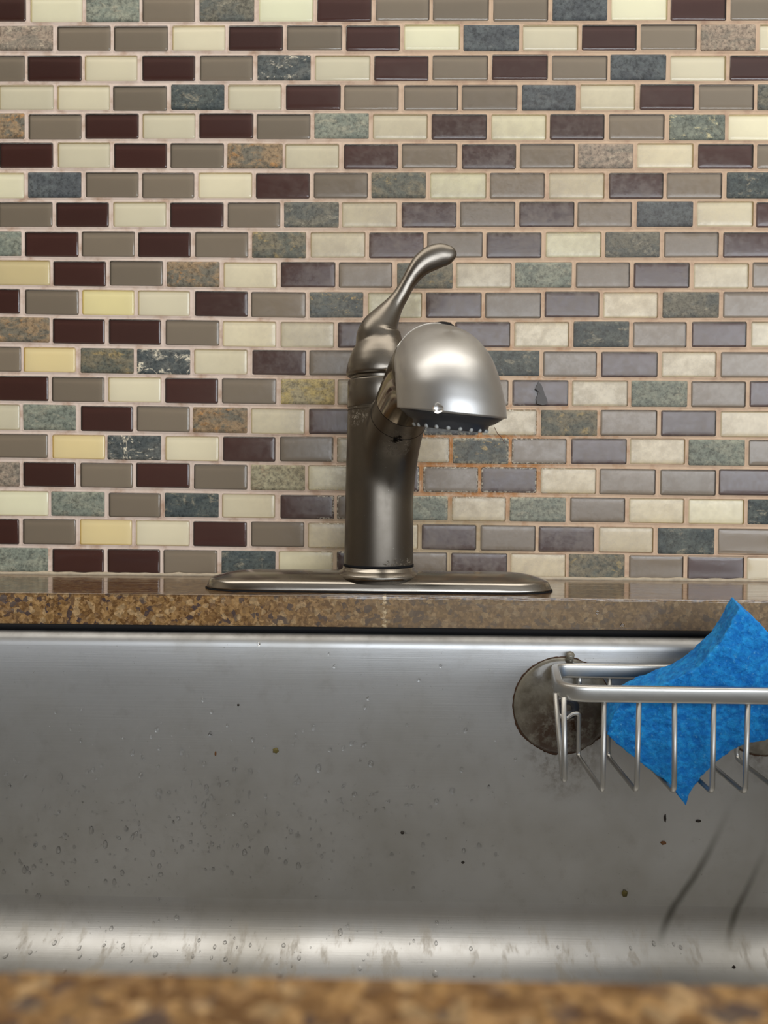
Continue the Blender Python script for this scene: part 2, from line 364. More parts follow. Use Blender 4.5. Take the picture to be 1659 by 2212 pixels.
ROWS = [
 ([60,181,304,426,553,680,806,932,1060,1189,1317,1445,1574], 'B C Sg T Sm C B T T T Sb C B T'),
 ([119,242,367,490,615,743,869,997,1126,1254,1380,1509,1636], 'Sp T T C B T B C Sb C B T Sp C'),
 ([57,181,303,428,552,676,804,931,1059,1188,1316,1443,1572], 'T B C B T Sv C B T B T Sb C B'),
 ([119,241,365,490,614,740,867,994,1123,1249,1377,1505,1633], 'C C T Sd C B T T T Sb C B T Sm'),
 ([57,180,304,426,551,675,801,928,1057,1184,1312,1441,1570], 'Sr T B C B T Sg C B C B T Sf C'),
 ([119,240,364,488,614,738,865,993,1119,1246,1373,1503,1632], 'B C B T Sr C B T B T Sp C B T'),
 ([56,180,302,425,549,674,799,926,1054,1181,1310,1437,1566], 'C Sb T T C B T So C T C B T Sd'),
 ([118,240,363,487,610,736,863,990,1117,1244,1371,1500,1630], 'T B C B T Sm C B T B T Sb C B'),
 ([50,173,295,417,540,666,793,919,1047,1174,1303,1431,1558], 'Sg B T B T So C B T B C Sm T B'),
 ([111,232,355,478,602,728,853,982,1109,1239,1365,1494,1622], 'Y B T Sr C B T So C Sg T B C T'),
 ([49,173,294,415,539,665,790,915,1044,1172,1299,1426,1557], 'B T Y C B T Sx C B T B C Sm T'),
 ([110,231,353,477,601,726,853,980,1107,1234,1364,1490,1618], 'Sr B B T C C B T B C Sd T B C'),
 ([48,169,292,415,539,664,790,915,1042,1169,1295,1425,1553], 'T Y So Sv C B T C B Sd T B C T'),
 ([109,230,352,475,601,726,852,980,1103,1231,1360,1489,1615], 'B T C B T Sy C B T B C Sg T B'),
 ([47,169,290,413,538,663,790,912,1038,1165,1294,1423,1551], 'C Sg B T Sr C B T Sb C So T B C'),
 ([108,229,353,477,600,724,850,974,1102,1229,1357,1485,1614], 'T Y Sv C B T C C Sx T B C Sg T'),
 ([46,169,289,414,538,662,788,910,1036,1163,1291,1421,1550], 'Sp B T B T Sy2 C B T B C T T B'),
 ([107,230,351,476,599,724,848,972,1097,1227,1355,1483,1612], 'C Sg T Sd C B T Sg C Sg T C C Sd'),
 ([45,168,289,413,538,661,785,907,1034,1161,1290,1416,1547], 'B T Y C B T C C B T B C Sd T'),
 ([108,228,349,474,598,724,848,969,1098,1225,1354,1480,1610], 'Sg B B T Sd C B T B C So T B C'),
]
TINT = {'C': ((250, 241, 214), (.74, .66, .50)), 'Y': ((250, 233, 184), (.80, .74, .54)), 'T': ((158, 143, 123), (.5, .48, .45)), 'B': ((84, 47, 39), (.45, .4, .4))}
SLATE = {'Sg': ((122, 128, 116), (140, 142, 126), (168, 160, 138), .5), 'Sm': ((112, 108, 94), (92, 94, 88), (160, 152, 132), .6),
         'Sb': ((76, 80, 83), (90, 95, 96), (120, 118, 112), .25), 'Sd': ((68, 76, 76), (84, 90, 86), (170, 160, 136), .5),
         'Sv': ((74, 80, 80), (96, 98, 94), (214, 204, 182), 1.0), 'Sp': ((160, 142, 124), (132, 122, 108), (188, 172, 150), .8),
         'Sr': ((150, 126, 96), (112, 106, 92), (172, 126, 74), .8), 'So': ((120, 112, 92), (92, 94, 84), (166, 144, 96), .7),
         'Sf': ((108, 114, 104), (124, 128, 114), (214, 202, 158), .9), 'Sx': ((84, 90, 88), (104, 104, 94), (176, 150, 100), .9),
         'Sy': ((176, 156, 100), (160, 148, 116), (192, 164, 96), .7), 'Sy2': ((150, 140, 112), (164, 156, 128), (130, 98, 74), .7)}
rnd = random.Random(5)
PITCH = (WX(1500) - WX(250)) / ((1500 - 250) / 126.0)
def build_wall():
    bm = bmesh.new()
    lt = {n: bm.verts.layers.float_color.new(n) for n in ('tint', 'tint2', 'tint3', 'rimtint')}
    lf = {n: bm.verts.layers.float.new(n) for n in ('rim', 'seed', 'flake')}
    # the setting bed (grout), lying a little behind the tile faces, and the painted wall above it
    ztop = .655
    g = 0
    nx, nz = 240, 80
    V = [[bm.verts.new((-1.35 + 2.7 * i / nx, 0.0026 + .0002 * noise.noise(Vector((i * .9, j * .9, 0))), -.03 + (ztop + .03) * j / nz)) for i in range(nx + 1)] for j in range(nz + 1)]
    for j in range(nz):
        for i in range(nx):
            bm.faces.new((V[j][i], V[j][i + 1], V[j + 1][i + 1], V[j + 1][i]))
    v = box(bm, -2.0, 3.0, .012, .12, -.91, 1.53)
    for f in bm.faces:
        if v[0] in f.verts or v[7] in f.verts: f.material_index = 2
    p = [bm.verts.new(c) for c in ((-1.35, .0, ztop), (1.35, .0, ztop), (1.35, .012, ztop), (-1.35, .012, ztop))]
    bm.faces.new(p).material_index = 2
    NC = 5
    def tile(x0, x1, zb0, zt0, zb1, zt1, kind):
        """corners: left x0 with bottom/top zb0,zt0, right x1 with zb1,zt1"""
        slate = kind[0] == 'S'
        tx, tz = rnd.gauss(0, .006), rnd.gauss(0, .006)
        jz = rnd.gauss(0, .0002); cr = .0016 if not slate else .0012; sag = rnd.uniform(-.0004, .0004)
        cx, cz = (x0 + x1) / 2, (zb0 + zt0 + zb1 + zt1) / 4
        DP = .0019
        if slate: layers = [(1, [(0, .0016, 1), (0, .0002, 1), (.0006, -.0004, .6), (.003, -.0006, 0), (.008, -.0005, 0)])]
        else: layers = [(0, [(.0, .0002, 1), (.0001, DP, .8), (.0009, DP, .35), (.0013, DP, 0), (.006, DP, 0)]),
                        (4, [(0, .0003, 1), (.0003, -.0002, .9), (.0009, -.0005, .5), (.0018, -.00065, .1), (.0045, -.0007, 0), (.009, -.0007, 0)])]
        layers.append((3, [(-.0025, .0007, 0), (-.0009, .0006, 0), (-.0002, .0001, 0), (.0001, .0004, 0)]))
        sd = rnd.uniform(0, 40)
        if slate:
            A, B_, C_, fk = SLATE[kind]; t1, t2, t3, rt = srgb(*A), srgb(*B_), srgb(*C_), (1, 1, 1, 1)
        else:
            A, R_ = TINT[kind]; q = rnd.uniform(.94, 1.05); t1 = srgb(*[min(255, c * q) for c in A]); t2 = t3 = t1; rt = R_ + (1,); fk = 0
        for mi, prof in layers:
          rings = []
          for ins, y, rm in prof:
            ring = []; c2 = max(cr - ins * .4, .0006) if ins > -.002 else .0003
            for ix, iz, a0 in ((1, 1, 0), (0, 1, 90), (0, 0, 180), (1, 0, 270)):
                X = (x1 - ins) if ix else (x0 + ins)
                Z = ((zt1 if iz else zb1) if ix else (zt0 if iz else zb0)) + (-ins if iz else ins)
                ccx, ccz = X + (-c2 if ix else c2), Z + (-c2 if iz else c2)
                for k in range(NC):
                    a = math.radians(a0 + 90 * k / (NC - 1))
                    px, pz = ccx + c2 * math.cos(a), ccz + c2 * math.sin(a)
                    if slate and rm > .5:
                        px += .00035 * noise.noise(Vector((px * 300, pz * 300, sd))); pz += .00035 * noise.noise(Vector((px * 300, pz * 300, sd + 9)))
                    py = y + ((px - cx) * tx + (pz - cz) * tz if (mi == 4 or (mi == 1 and y < .001)) else 0)
                    if mi == 3: py += .00025 * noise.noise(Vector((px * 140, 0, pz * 140)))
                    vv = bm.verts.new((px, py, pz)); ring.append(vv)
                    vv[lt['tint']], vv[lt['tint2']], vv[lt['tint3']], vv[lt['rimtint']] = t1, t2, t3, rt
                    vv[lf['rim']], vv[lf['seed']], vv[lf['flake']] = rm, sd, fk
            rings.append(ring)
          n = len(rings[0])
          for a, b in zip(rings, rings[1:]):
            for i in range(n):
                j = (i + 1) % n
                f = bm.faces.new((a[i], a[j], b[j], b[i])); f.material_index = mi
          if mi != 3: f = bm.faces.new(rings[-1]); f.material_index = mi
    allk = ['C', 'B', 'T', 'C', 'B', 'T', 'T', 'Sg', 'Sb', 'Sm', 'Sr', 'Sd']
    def rowz(i, X):
        """bottom, top of row i at world X"""
        xs = [WX(150), WX(650), WX(1550)]
        k = 0 if X < xs[1] else 1
        def lerp(tab):
            P = []
            for t, px in zip(tab, (150, 650, 1550)): P.append(at(px, t, DWALL).z)
            u = (X - xs[k]) / (xs[k + 1] - xs[k]); return P[k] * (1 - u) + P[k + 1] * u
        if i < 0:
            b, t = rowz(0, X); d = .02545 * -i; return b + d, t + d
        return lerp([T[i][1] for T in (LEFT, MID, RIGHT)]), lerp([T[i][0] for T in (LEFT, MID, RIGHT)])
    for i in range(-6, 20):
        if i >= 0:
            edges, kinds = ROWS[i]; kinds = kinds.split()
            yc = (MID[i][0] + MID[i][1]) / 2
            xs = [at(e, (LEFT[i][0] + LEFT[i][1]) / 2 * (1 - e / 1659) + (RIGHT[i][0] + RIGHT[i][1]) / 2 * e / 1659, DWALL).x for e in edges]
        else:
            src, _ = ROWS[1 if i % 2 else 2]; xs = [at(e, 80, DWALL).x + rnd.gauss(0, .0003) for e in src]; kinds = [rnd.choice(allk) for _ in range(14)]
        while xs[0] > -1.25: xs.insert(0, xs[0] - PITCH); kinds.insert(0, rnd.choice(allk))
        while xs[-1] < 1.25: xs.append(xs[-1] + PITCH); kinds.append(rnd.choice(allk))
        for a, b, k in zip(xs, xs[1:], kinds[1:]):
            gp = .00165 + rnd.gauss(0, .00015); j = rnd.gauss(0, .0003)
            x0, x1 = a + gp + j, b - gp + j
            b0, t0 = rowz(i, x0); b1, t1 = rowz(i, x1); jz = rnd.gauss(0, .00025)
            tile(x0, x1, b0 + jz, t0 + jz, b1 + jz, t1 + jz, k)
    me = bpy.data.meshes.new('wall_back'); 
    # material order: glass, slate, paint, grout
    for f in bm.faces:
        pass
    gv = set(v for r in V for v in r)
    for f in bm.faces:
        if f.material_index == 0 and f.verts[0] in gv: f.material_index = 3
    bm.to_mesh(me); bm.free()
    for m in (M_TILE, M_SLATE, M_PAINT, M_GROUT, M_GLASS): me.materials.append(m)
    o = bpy.data.objects.new('wall_back', me); COL.objects.link(o)
    for p in me.polygons: p.use_smooth = p.material_index in (1, 3, 4)
    tag(o, 'kitchen wall covered in a mosaic of cream, taupe and brown glass and slate tiles', kind='structure')
    return o
wall = build_wall()

def caulk(name, x0, x1, y, z, r, mat, parent=None, sd=0.0):
    bm = bmesh.new(); n = 420; pts = []; ra = []
    for i in range(n + 1):
        x = x0 + (x1 - x0) * i / n
        k = noise.noise(Vector((x * 60, sd, 0))); k2 = noise.noise(Vector((x * 260, sd, 4)))
        pts.append((x, y + .0006 * k, z + .0006 * k2)); ra.append(r * (1 + .45 * k + .35 * k2))
    sweep(bm, pts, ra, n=8, ref=(0, 0, 1)); return obj(name, bm, mat, parent)
caulk('caulk_bead', -1.25, 1.25, -.0002, .0007, .0019, M_CAULK, wall)

def struct(name, b, m):
    bm = bmesh.new(); box(bm, *b); o = obj(name, bm, m, smooth=False); o['kind'] = 'structure'; return o
struct('floor', (-2, 3, -2.85, .0, -.97, -.91), M_FLOOR)
struct('ceiling', (-2, 3, -2.85, .12, 1.53, 1.6), M_CEIL)
struct('wall_left', (-2.1, -2, -2.85, .12, -.97, 1.6), M_PAINT)
struct('wall_right', (3, 3.1, -2.85, .12, -.97, 1.6), M_PAINT)
bm = bmesh.new()
for b in ((-2, -.44, -2.85, -2.7, -.91, 1.53), (2.84, 3, -2.85, -2.7, -.91, 1.53), (-.44, 2.84, -2.85, -2.7, -.91, .0), (-.44, 2.84, -2.85, -2.7, 1.19, 1.53)): box(bm, *b)
o = obj('wall_front', bm, M_PAINT, smooth=False); o['kind'] = 'structure'
bm = bmesh.new()
for b in ((-.44, -.40, -2.78, -2.72, -.0, 1.19), (2.80, 2.84, -2.78, -2.72, -.0, 1.19), (-.40, 2.80, -2.78, -2.72, -.0, .03), (-.40, 2.80, -2.78, -2.72, 1.15, 1.19), (1.18, 1.22, -2.77, -2.73, .03, 1.15)): box(bm, *b)
o = obj('window_1', bm, M_CEIL, smooth=False); o['kind'] = 'structure'

# ------------------------------------------------------------------ countertop with its cut-out, and the sink under it
YR, YF = -.120, -.537
SXL, SXR = -.405, .385
def rrect(x0, x1, y0, y1, r, z, n=10):
    out = []
    for cx, cy, a0 in ((x1 - r, y1 - r, 0), (x0 + r, y1 - r, 90), (x0 + r, y0 + r, 180), (x1 - r, y0 + r, 270)):
        for k in range(n):
            a = math.radians(a0 + 90 * k / (n - 1)); out.append(Vector((cx + r * math.cos(a), cy + r * math.sin(a), z)))
    return out
bm = bmesh.new(); T = .0224
inner = [bm.verts.new(p) for p in rrect(SXL, SXR, YF, YR, .045, 0)]
outer = [bm.verts.new(p) for p in ((-1.3, -.64, 0), (1.3, -.64, 0), (1.3, -.0, 0), (-1.3, -.0, 0))]
es = [bm.edges.new((l[i], l[(i + 1) % len(l)])) for l in (inner, outer) for i in range(len(l))]
bmesh.ops.triangle_fill(bm, use_beauty=True, use_dissolve=False, edges=es)
for f in bm.faces:
    if f.normal.z < 0: f.normal_flip()
r = bmesh.ops.extrude_face_region(bm, geom=bm.faces[:])
for v in [e for e in r['geom'] if isinstance(e, bmesh.types.BMVert)]: v.co.z = -T
bmesh.ops.recalc_face_normals(bm, faces=bm.faces[:])
ct = obj('granite_countertop', bm, M_GRAN, smooth=False)
b = ct.modifiers.new('bevel', 'BEVEL'); b.width = .0020; b.segments = 3; b.limit_method = 'ANGLE'; b.angle_limit = math.radians(50)
tag(ct, 'speckled brown granite worktop with a cut-out for the sink, running along the tiled wall', 'countertop')

FR, A0, FZ = .041, math.radians(15), -.2135     # bottom curve of the bowl: radius, start angle, height where it starts
FC_IN, FC_Z = .002 + FR * math.cos(A0), FZ + FR * math.sin(A0)
bm = bmesh.new(); prof = [(-.028, -.0280), (-.028, -.0262), (-.010, -.0262)]
for k in range(1, 7):
    a = math.radians(90 * k / 6); prof.append((-.010 + .010 * math.sin(a), -.0362 + .010 * math.cos(a)))
for k in (1, 2, 3, 4, 5, 6, 7, 7.98): prof.append((0.002 * k / 8, -.0362 + (FZ + .0362) * k / 8))
for k in range(1, 13):
    a = A0 + (math.radians(89) - A0) * (k - 1) / 11; prof.append((FC_IN - FR * math.cos(a), FC_Z - FR * math.sin(a)))
    if k == 1: a += .006; prof.append((FC_IN - FR * math.cos(a), FC_Z - FR * math.sin(a)))
prof += [(.08, FC_Z - FR - .0010), (.16, FC_Z - FR - .003)]
x0, x1, y0, y1 = SXL + .006, SXR - .006, YF + .008, YR - .0075
rings = []
for ins, z in prof:
    rings.append([p for p in rrect(x0 + ins, x1 - ins, y0 + ins, y1 - ins, max(.045 - ins, .012), z, 14)])
loft(bm, rings, cap0=False)
bmesh.ops.recalc_face_normals(bm, faces=bm.faces[:])
for f in bm.faces:
    f.normal_update()
fz = max(bm.faces, key=lambda f: -f.calc_center_median().z)
if fz.normal.z < 0:
    for f in bm.faces: f.normal_flip()
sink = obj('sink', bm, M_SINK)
tag(sink, 'undermounted brushed stainless steel sink bowl splashed with water below the granite', 'sink')
bm = bmesh.new()
loft(bm, [rrect(SXL + q, SXR - q, YF + q, YR - q, .045, z) for q, z in ((-.012, -.0222), (.0002, -.0222), (.0012, -.0240), (.001, -.0262), (-.012, -.0262))], False, False)
sl = obj('black_seal', bm, M_BLACK, sink)

# ------------------------------------------------------------------ tap
FY = -.073
fb = at(818, 1222, DWALL + FY); FX = fb.x
tap = empty('kitchen_faucet', (FX, FY, 0))
tag(tap, 'brushed nickel single-lever kitchen tap with pull-out spray head on a long deck plate', 'faucet')
def part(name, bm, mat, parent=None, sh=None):
    bmesh.ops.recalc_face_normals(bm, faces=bm.faces[:])
    o = obj(name, bm, mat)
    keep(o, tap) if parent is None else setattr(o, 'parent', parent)
    if parent is not None: o.matrix_parent_inverse = parent.matrix_basis.inverted() if parent is not tap else Matrix()
    if sh: sharp(o, sh)
    return o
def C(z): return Vector((FX, FY, z))
# deck plate
def stadium(ins, z, hl=.1325, hd=.031, n=26):
    out = []; hd2 = hd - ins; hl2 = hl - ins * 1.25; e = 2.5
    m = 4 * n
    for k in range(m):
        a = 2 * math.pi * k / m; c, s = math.cos(a), math.sin(a)
        x = hl2 - .050; ex = abs(c) ** (2 / e) * .050 * (1 if c >= 0 else -1)
        out.append(Vector((FX + (x if c >= 0 else -x) + ex, FY + abs(s) ** (2 / e) * hd2 * (1 if s >= 0 else -1), z)))
    return out
bm = bmesh.new()
loft(bm, [stadium(*q) for q in ((.0008, .0004), (0, .001), (.0003, .0025), (.0014, .0058), (.0022, .0073), (.0036, .0082), (.006, .0092), (.012, .0114), (.018, .0128), (.024, .0134))])
plate = part('deck_plate', bm, M_PLATE)
bm = bmesh.new(); loft(bm, [stadium(-.0006, 0.0001), stadium(-.0006, .0009), stadium(.001, .0009)], False, False)
g = part('plate_gasket', bm, M_BLACK, plate); g.matrix_parent_inverse = Matrix.Translation((FX, FY, 0)).inverted() @ Matrix.Translation((0, 0, 0)); 
def sub(name, bm, mat, parent, sh=None):
    """sub-part: its vertices are in world space; parent's own origin is the world origin"""
    bmesh.ops.recalc_face_normals(bm, faces=bm.faces[:])
    o = obj(name, bm, mat); o.parent = parent
    if sh: sharp(o, sh)
    return o
g.parent = plate; g.matrix_parent_inverse = Matrix()
# base flange, column, collar
bm = bmesh.new(); lathe(bm, [(.0345, .0095), (.0325, .0125), (.0292, .0142), (.0279, .0150), (.0275, .0172), (.024, .0172)], (FX, FY, 0), 96)
part('base_flange', bm, M_PLATE)
bm = bmesh.new(); lathe(bm, [(.0271, .0170), (.0271, .0192)], (FX, FY, 0), 96); part('seal_ring', bm, M_BLACK)
bm = bmesh.new()
lathe(bm, [(.0255, .006), (.0266, .008), (.0269, .0197), (.0268, .03), (.0265, .06), (.0260, .09), (.0255, .115), (.0250, .1365), (.0243, .140), (.0240, .156)], (FX, FY, 0), 96)
colmesh = bm
bm = bmesh.new()
lathe(bm, [(.0252, .1368), (.0252, .1374), (.0240, .1376), (.0240, .1386), (.0246, .1388), (.0250, .1394), (.0249, .1585), (.0243, .1597), (.0225, .1605), (.0225, .163), (.02, .163)], (FX, FY, 0), 96)
part('collar', bm, M_NICK, sh=40)
# dome of the lever with its lever
bm = bmesh.new()
lathe(bm, [(.020, .1622), (.0245, .1624), (.0258, .1634), (.0262, .1655), (.0259, .169), (.0248, .1735), (.0228, .1795), (.0203, .1850), (.0180, .189), (.0166, .1922), (.0160, .195), (.0152, .198)], (FX, FY, 0), 96)
dome = bm
K = [(816, 762, 46, 1), (815, 748, 45, 1), (814, 735, 45, 1), (816, 722, 43.5, 1), (821, 708, 39.5, 1), (829, 694, 34, 1), (841, 675, 26.5, 1), (853, 657, 20.5, 1), (866, 638, 17.5, 1), (880, 614, 16.5, 1),
     (895, 591, 19.5, .9), (911, 572, 24, .75), (930, 559, 27, .65), (948, 552, 26.5, .6), (964, 550, 23.5, .6), (976, 548, 17.5, .6), (984, 547, 10, .6), (988, 546, 2, .6)]
q = crom(K, 6); pts = [at(a, b, DWALL + FY) for a, b, _, _ in q]; ra = [c * (DWALL + FY) / FPX for _, _, c, _ in q]; rb = [c * (DWALL + FY) / FPX * d for _, _, c, d in q]
sweep(dome, pts, ra, rb, n=48, ref=(0, 1, 0), first=(0, 0, 1))
handle = part('lever_handle', dome, M_NICK)
rm = handle.modifiers.new('merge', 'REMESH'); rm.mode = 'VOXEL'; rm.voxel_size = .0007; rm.use_smooth_shade = True
smo = handle.modifiers.new('soften', 'SMOOTH'); smo.factor = .5; smo.iterations = 32
# spout: key points (pixel, depth, radius in m)
SP = [(824, 1140, .575, .0232), (828, 1065, .571, .0236), (835, 1005, .566, .0233), (846, 952, .557, .0222), (861, 903, .541, .0208), (880, 855, .520, .0202), (903, 812, .496, .0212), (926, 790, .472, .0236),
      (946, 789, .452, .0262), (959, 803, .438, .0284), (967, 828, .428, .0299), (973, 858, .423, .0307), (976, 892, .4205, .0310)]
q = crom([tuple(at(a, b, d)) + (r,) for a, b, d, r in SP], 6)
P3 = [Vector(a[:3]) for a in q]; R3 = [a[3] for a in q]
iS, iH = 28, 41      # seam where the wand starts; where the head begins
nd = Vector((-.095, math.sin(math.radians(6.5)), -math.cos(math.radians(6.5)))).normalized()
def seg(name, a, b, mat, first=None, last=None, cap1=False, shrink=True, ref=(1, 0, 0)):
    pp, rr = P3[a:b + 1], R3[a:b + 1]
    if shrink:   # a fine rounded edge at both ends so the seams read
        pass
    bm = bmesh.new(); sweep(bm, pp, rr, n=64, ref=ref, cap0=True, cap1=True, first=first, last=last); return bm
tg = lambda i: (P3[i + 1] - P3[i - 1]).normalized()
R3s = R3[:]
for k in range(iS + 1, iS + 7): R3[k] -= .0010
sp_bm = seg('spout', 0, iS + 6, M_BODY)
R3 = R3s
tmp = bpy.data.meshes.new('tmp'); sp_bm.to_mesh(tmp); sp_bm.free(); colmesh.from_mesh(tmp); bpy.data.meshes.remove(tmp)
spout = part('column', colmesh, M_BODY)     # the column swells into the spout in one casting
rm = spout.modifiers.new('merge', 'REMESH'); rm.mode = 'VOXEL'; rm.voxel_size = .0009; rm.use_smooth_shade = True
smo = spout.modifiers.new('soften', 'SMOOTH'); smo.factor = .5; smo.iterations = 150
def ringpart(i, parent, mat=M_BLACK, dr=-.0003, hw=.0005):
    bm = bmesh.new(); t = tg(i); lathe(bm, [(R3[i] + dr, -hw), (R3[i] + dr, hw)], P3[i], 64, axis=t); return sub('seam_ring', bm, mat, parent)
ringpart(24, spout, dr=-.0001, hw=.0002)
M_WAND = mat_nickel('polished_nickel_wand', .10, (150, 142, 130), brush=(30, 30, 30))
wand = part('wand', seg('wand', iS, iH, M_WAND), M_WAND, sh=60)
ringpart(iS, wand, dr=.00006, hw=.00025)
# the head: every section given by its front point, its back point and its half width
HF = [(944, 698, .454), (953, 704, .434), (961, 728, .4140), (967, 766, .4005), (972, 810, .3935), (975, 852, .3905), (976, 892, .3890)]
HB = [(944, 880, .453), (953, 882, .4535), (960, 884, .4540), (966, 886, .4540), (970, 888, .4535), (974, 890, .4525), (976, 892, .4515)]
HW = [.0266, .0277, .0288, .0297, .0303, .0308, .0310]
hs = crom([tuple(at(*f)) + tuple(at(*b)) + (w,) for f, b, w in zip(HF, HB, HW)], 8); rings = []
for k, h in enumerate(hs):
    f, b, w = Vector(h[:3]), Vector(h[3:6]), h[6]; u = k / (len(hs) - 1)
    L = (Vector((.97, .20, 0)) * (1 - u) + Vector((.995, 0, -.095)) * u); ax_ = (f - b) / 2; L = (L - ax_ * (L.dot(ax_) / ax_.dot(ax_))).normalized() * w
    rings.append([(f + b) / 2 + ax_ * math.cos(t) + L * math.sin(t) for t in [2 * math.pi * i / 80 for i in range(80)]])
bm = bmesh.new(); loft(bm, rings, cap0=True, cap1=False)
# inner lip of the head
c0 = P3[-1]; rim = R3[-1]
head = part('spray_head', bm, M_HEAD, sh=60)
sm = head.modifiers.new('shell', 'SOLIDIFY'); sm.thickness = .0012; sm.offset = -1
bm = bmesh.new(); lathe(bm, [(.0185, -.0004), (.0196, 0), (.0196, .0006), (.0185, .0010)], P3[iH - 2], 64, axis=tg(iH - 2))
# dark button on top of the wand
bm = bmesh.new(); bmesh.ops.create_uvsphere(bm, u_segments=32, v_segments=16, radius=1)
bc = at(955, 713, .462)
for v in bm.verts: v.co = bc + Vector((v.co.x * .0085, v.co.y * .010, v.co.z * .0048))
sub('button', bm, M_BLACK, head)
# spray face: dark cup with a ring of nozzles
bm = bmesh.new()
lathe(bm, [(rim * .955, -.004), (rim * .95, .0004), (rim * .90, .0016), (rim * .80, .0040), (rim * .70, .0054), (rim * .68, .0082), (rim * .64, .0092), (rim * .30, .0092), (rim * .28, .0075)], c0, 64, axis=nd, cap0=False)
face = sub('spray_face', bm, M_DARK, head)
ax = Vector((1, 0, 0)); ax = (ax - nd * ax.dot(nd)).normalized(); ay = nd.cross(ax)
for k in range(20):
    a = 2 * math.pi * k / 20 + .12; bm = bmesh.new()
    d = ax * math.cos(a) + ay * math.sin(a)
    bmesh.ops.create_uvsphere(bm, u_segments=12, v_segments=8, radius=.0012)
    bmesh.ops.translate(bm, verts=bm.verts[:], vec=c0 + nd * .0082 + d * rim * .665)
    sub('nozzle', bm, M_DOT, head)

# ------------------------------------------------------------------ wire basket on suction cups
YB, YW = -.645 + .508, None
ZR = at(1500, 1437, .505).z            # top of rail
zf = .445
bask = empty('sink_basket', (.19, -.17, ZR - .07))
tag(bask, 'satin aluminium wire sponge basket held on the sink wall by suction cups', 'basket')
def bpart(name, bm, mat, parent=None):
    bmesh.ops.recalc_face_normals(bm, faces=bm.faces[:]); o = obj(name, bm, mat)
    if parent is None: keep(o, bask)
    else: o.parent = parent
    return o
yb, yf = -DWALL + .507, -DWALL + .447
BLr, BLf, BR = .1085, .0995, .283
def railpath(n=9):
    P = []
    cs = [((BR, yb), .012), ((BLr, yb), .010), ((BLf, yf), .019), ((BR, yf), .019)]
    for i, (c, r) in enumerate(cs):
        p = Vector(c); a = Vector(cs[i - 1][0]); b = Vector(cs[(i + 1) % 4][0])
        q1 = p + (a - p).normalized() * r; q2 = p + (b - p).normalized() * r
        for j in range(n):
            t = j / (n - 1); P.append(q1 * (1 - t) ** 2 + p * 2 * t * (1 - t) + q2 * t * t)
    return P
RP = railpath(); bm = bmesh.new(); hh = .0050; hw = .0028; rings = []
for i, p in enumerate(RP):
    t = (RP[(i + 1) % len(RP)] - RP[i - 1]).normalized(); nrm = Vector((t.y, -t.x))
    ring = []
    for k in range(20):
        a = 2 * math.pi * k / 20; e = .55
        u = math.copysign(abs(math.cos(a)) ** e, math.cos(a)) * hw; w = math.copysign(abs(math.sin(a)) ** e, math.sin(a)) * hh
        ring.append(Vector((p.x + nrm.x * u, p.y + nrm.y * u, ZR - hh + w)))
    rings.append(ring)
rings.append(rings[0]); loft(bm, rings, False, False); bmesh.ops.remove_doubles(bm, verts=bm.verts[:], dist=1e-6)
bpart('rim', bm, M_ALU)
ZB = at(1380, 1713, zf).z; ZRB = ZR - 2 * hh + .0015
wr = .00158
xs = [at(px, 1600, zf).x for px in (1305.5, 1379, 1461, 1543.5, 1615, 1696)]
for i, x in enumerate(xs):
    bm = bmesh.new(); xo = .0008 * math.sin(i * 2.1)
    if i == 0:      # the first wire turns off at the back into the neck of the suction cup
        z1 = at(1250, 1541, .507).z; cx = at(1222, 1541, .507).x
        wire(bm, [(x + xo, yf, ZRB), (x, yf, ZB), (x, yb, ZB), (x, yb, z1), (cx + .005, yb, z1), (cx, yb, z1 - .004), (cx - .005, yb, z1 - .001)], wr, 12, bend=.004)
        bpart('wire', bm, M_ALU); bm = bmesh.new(); wire(bm, [(x, yb, ZRB), (x, yb, ZRB - .009)], wr, 12)
    else: wire(bm, [(x + xo, yf, ZRB), (x, yf, ZB), (x, yb, ZB), (x, yb, ZRB)], wr, 12, bend=.005)
    bpart('wire', bm, M_ALU)
bm = bmesh.new(); xl = at(1212, 1600, .449).x
wire(bm, [(at(1206, 1515, .449).x, yf + .010, ZRB + .001), (at(1217, 1690, .449).x, yf + .004, ZB + .006), (at(1219, 1690, .449).x, yf + .001, ZB + .006), (at(1217, 1515, .449).x, yf + .001, ZRB + .001)], wr, 12, bend=.0035)
bpart('wire', bm, M_ALU)
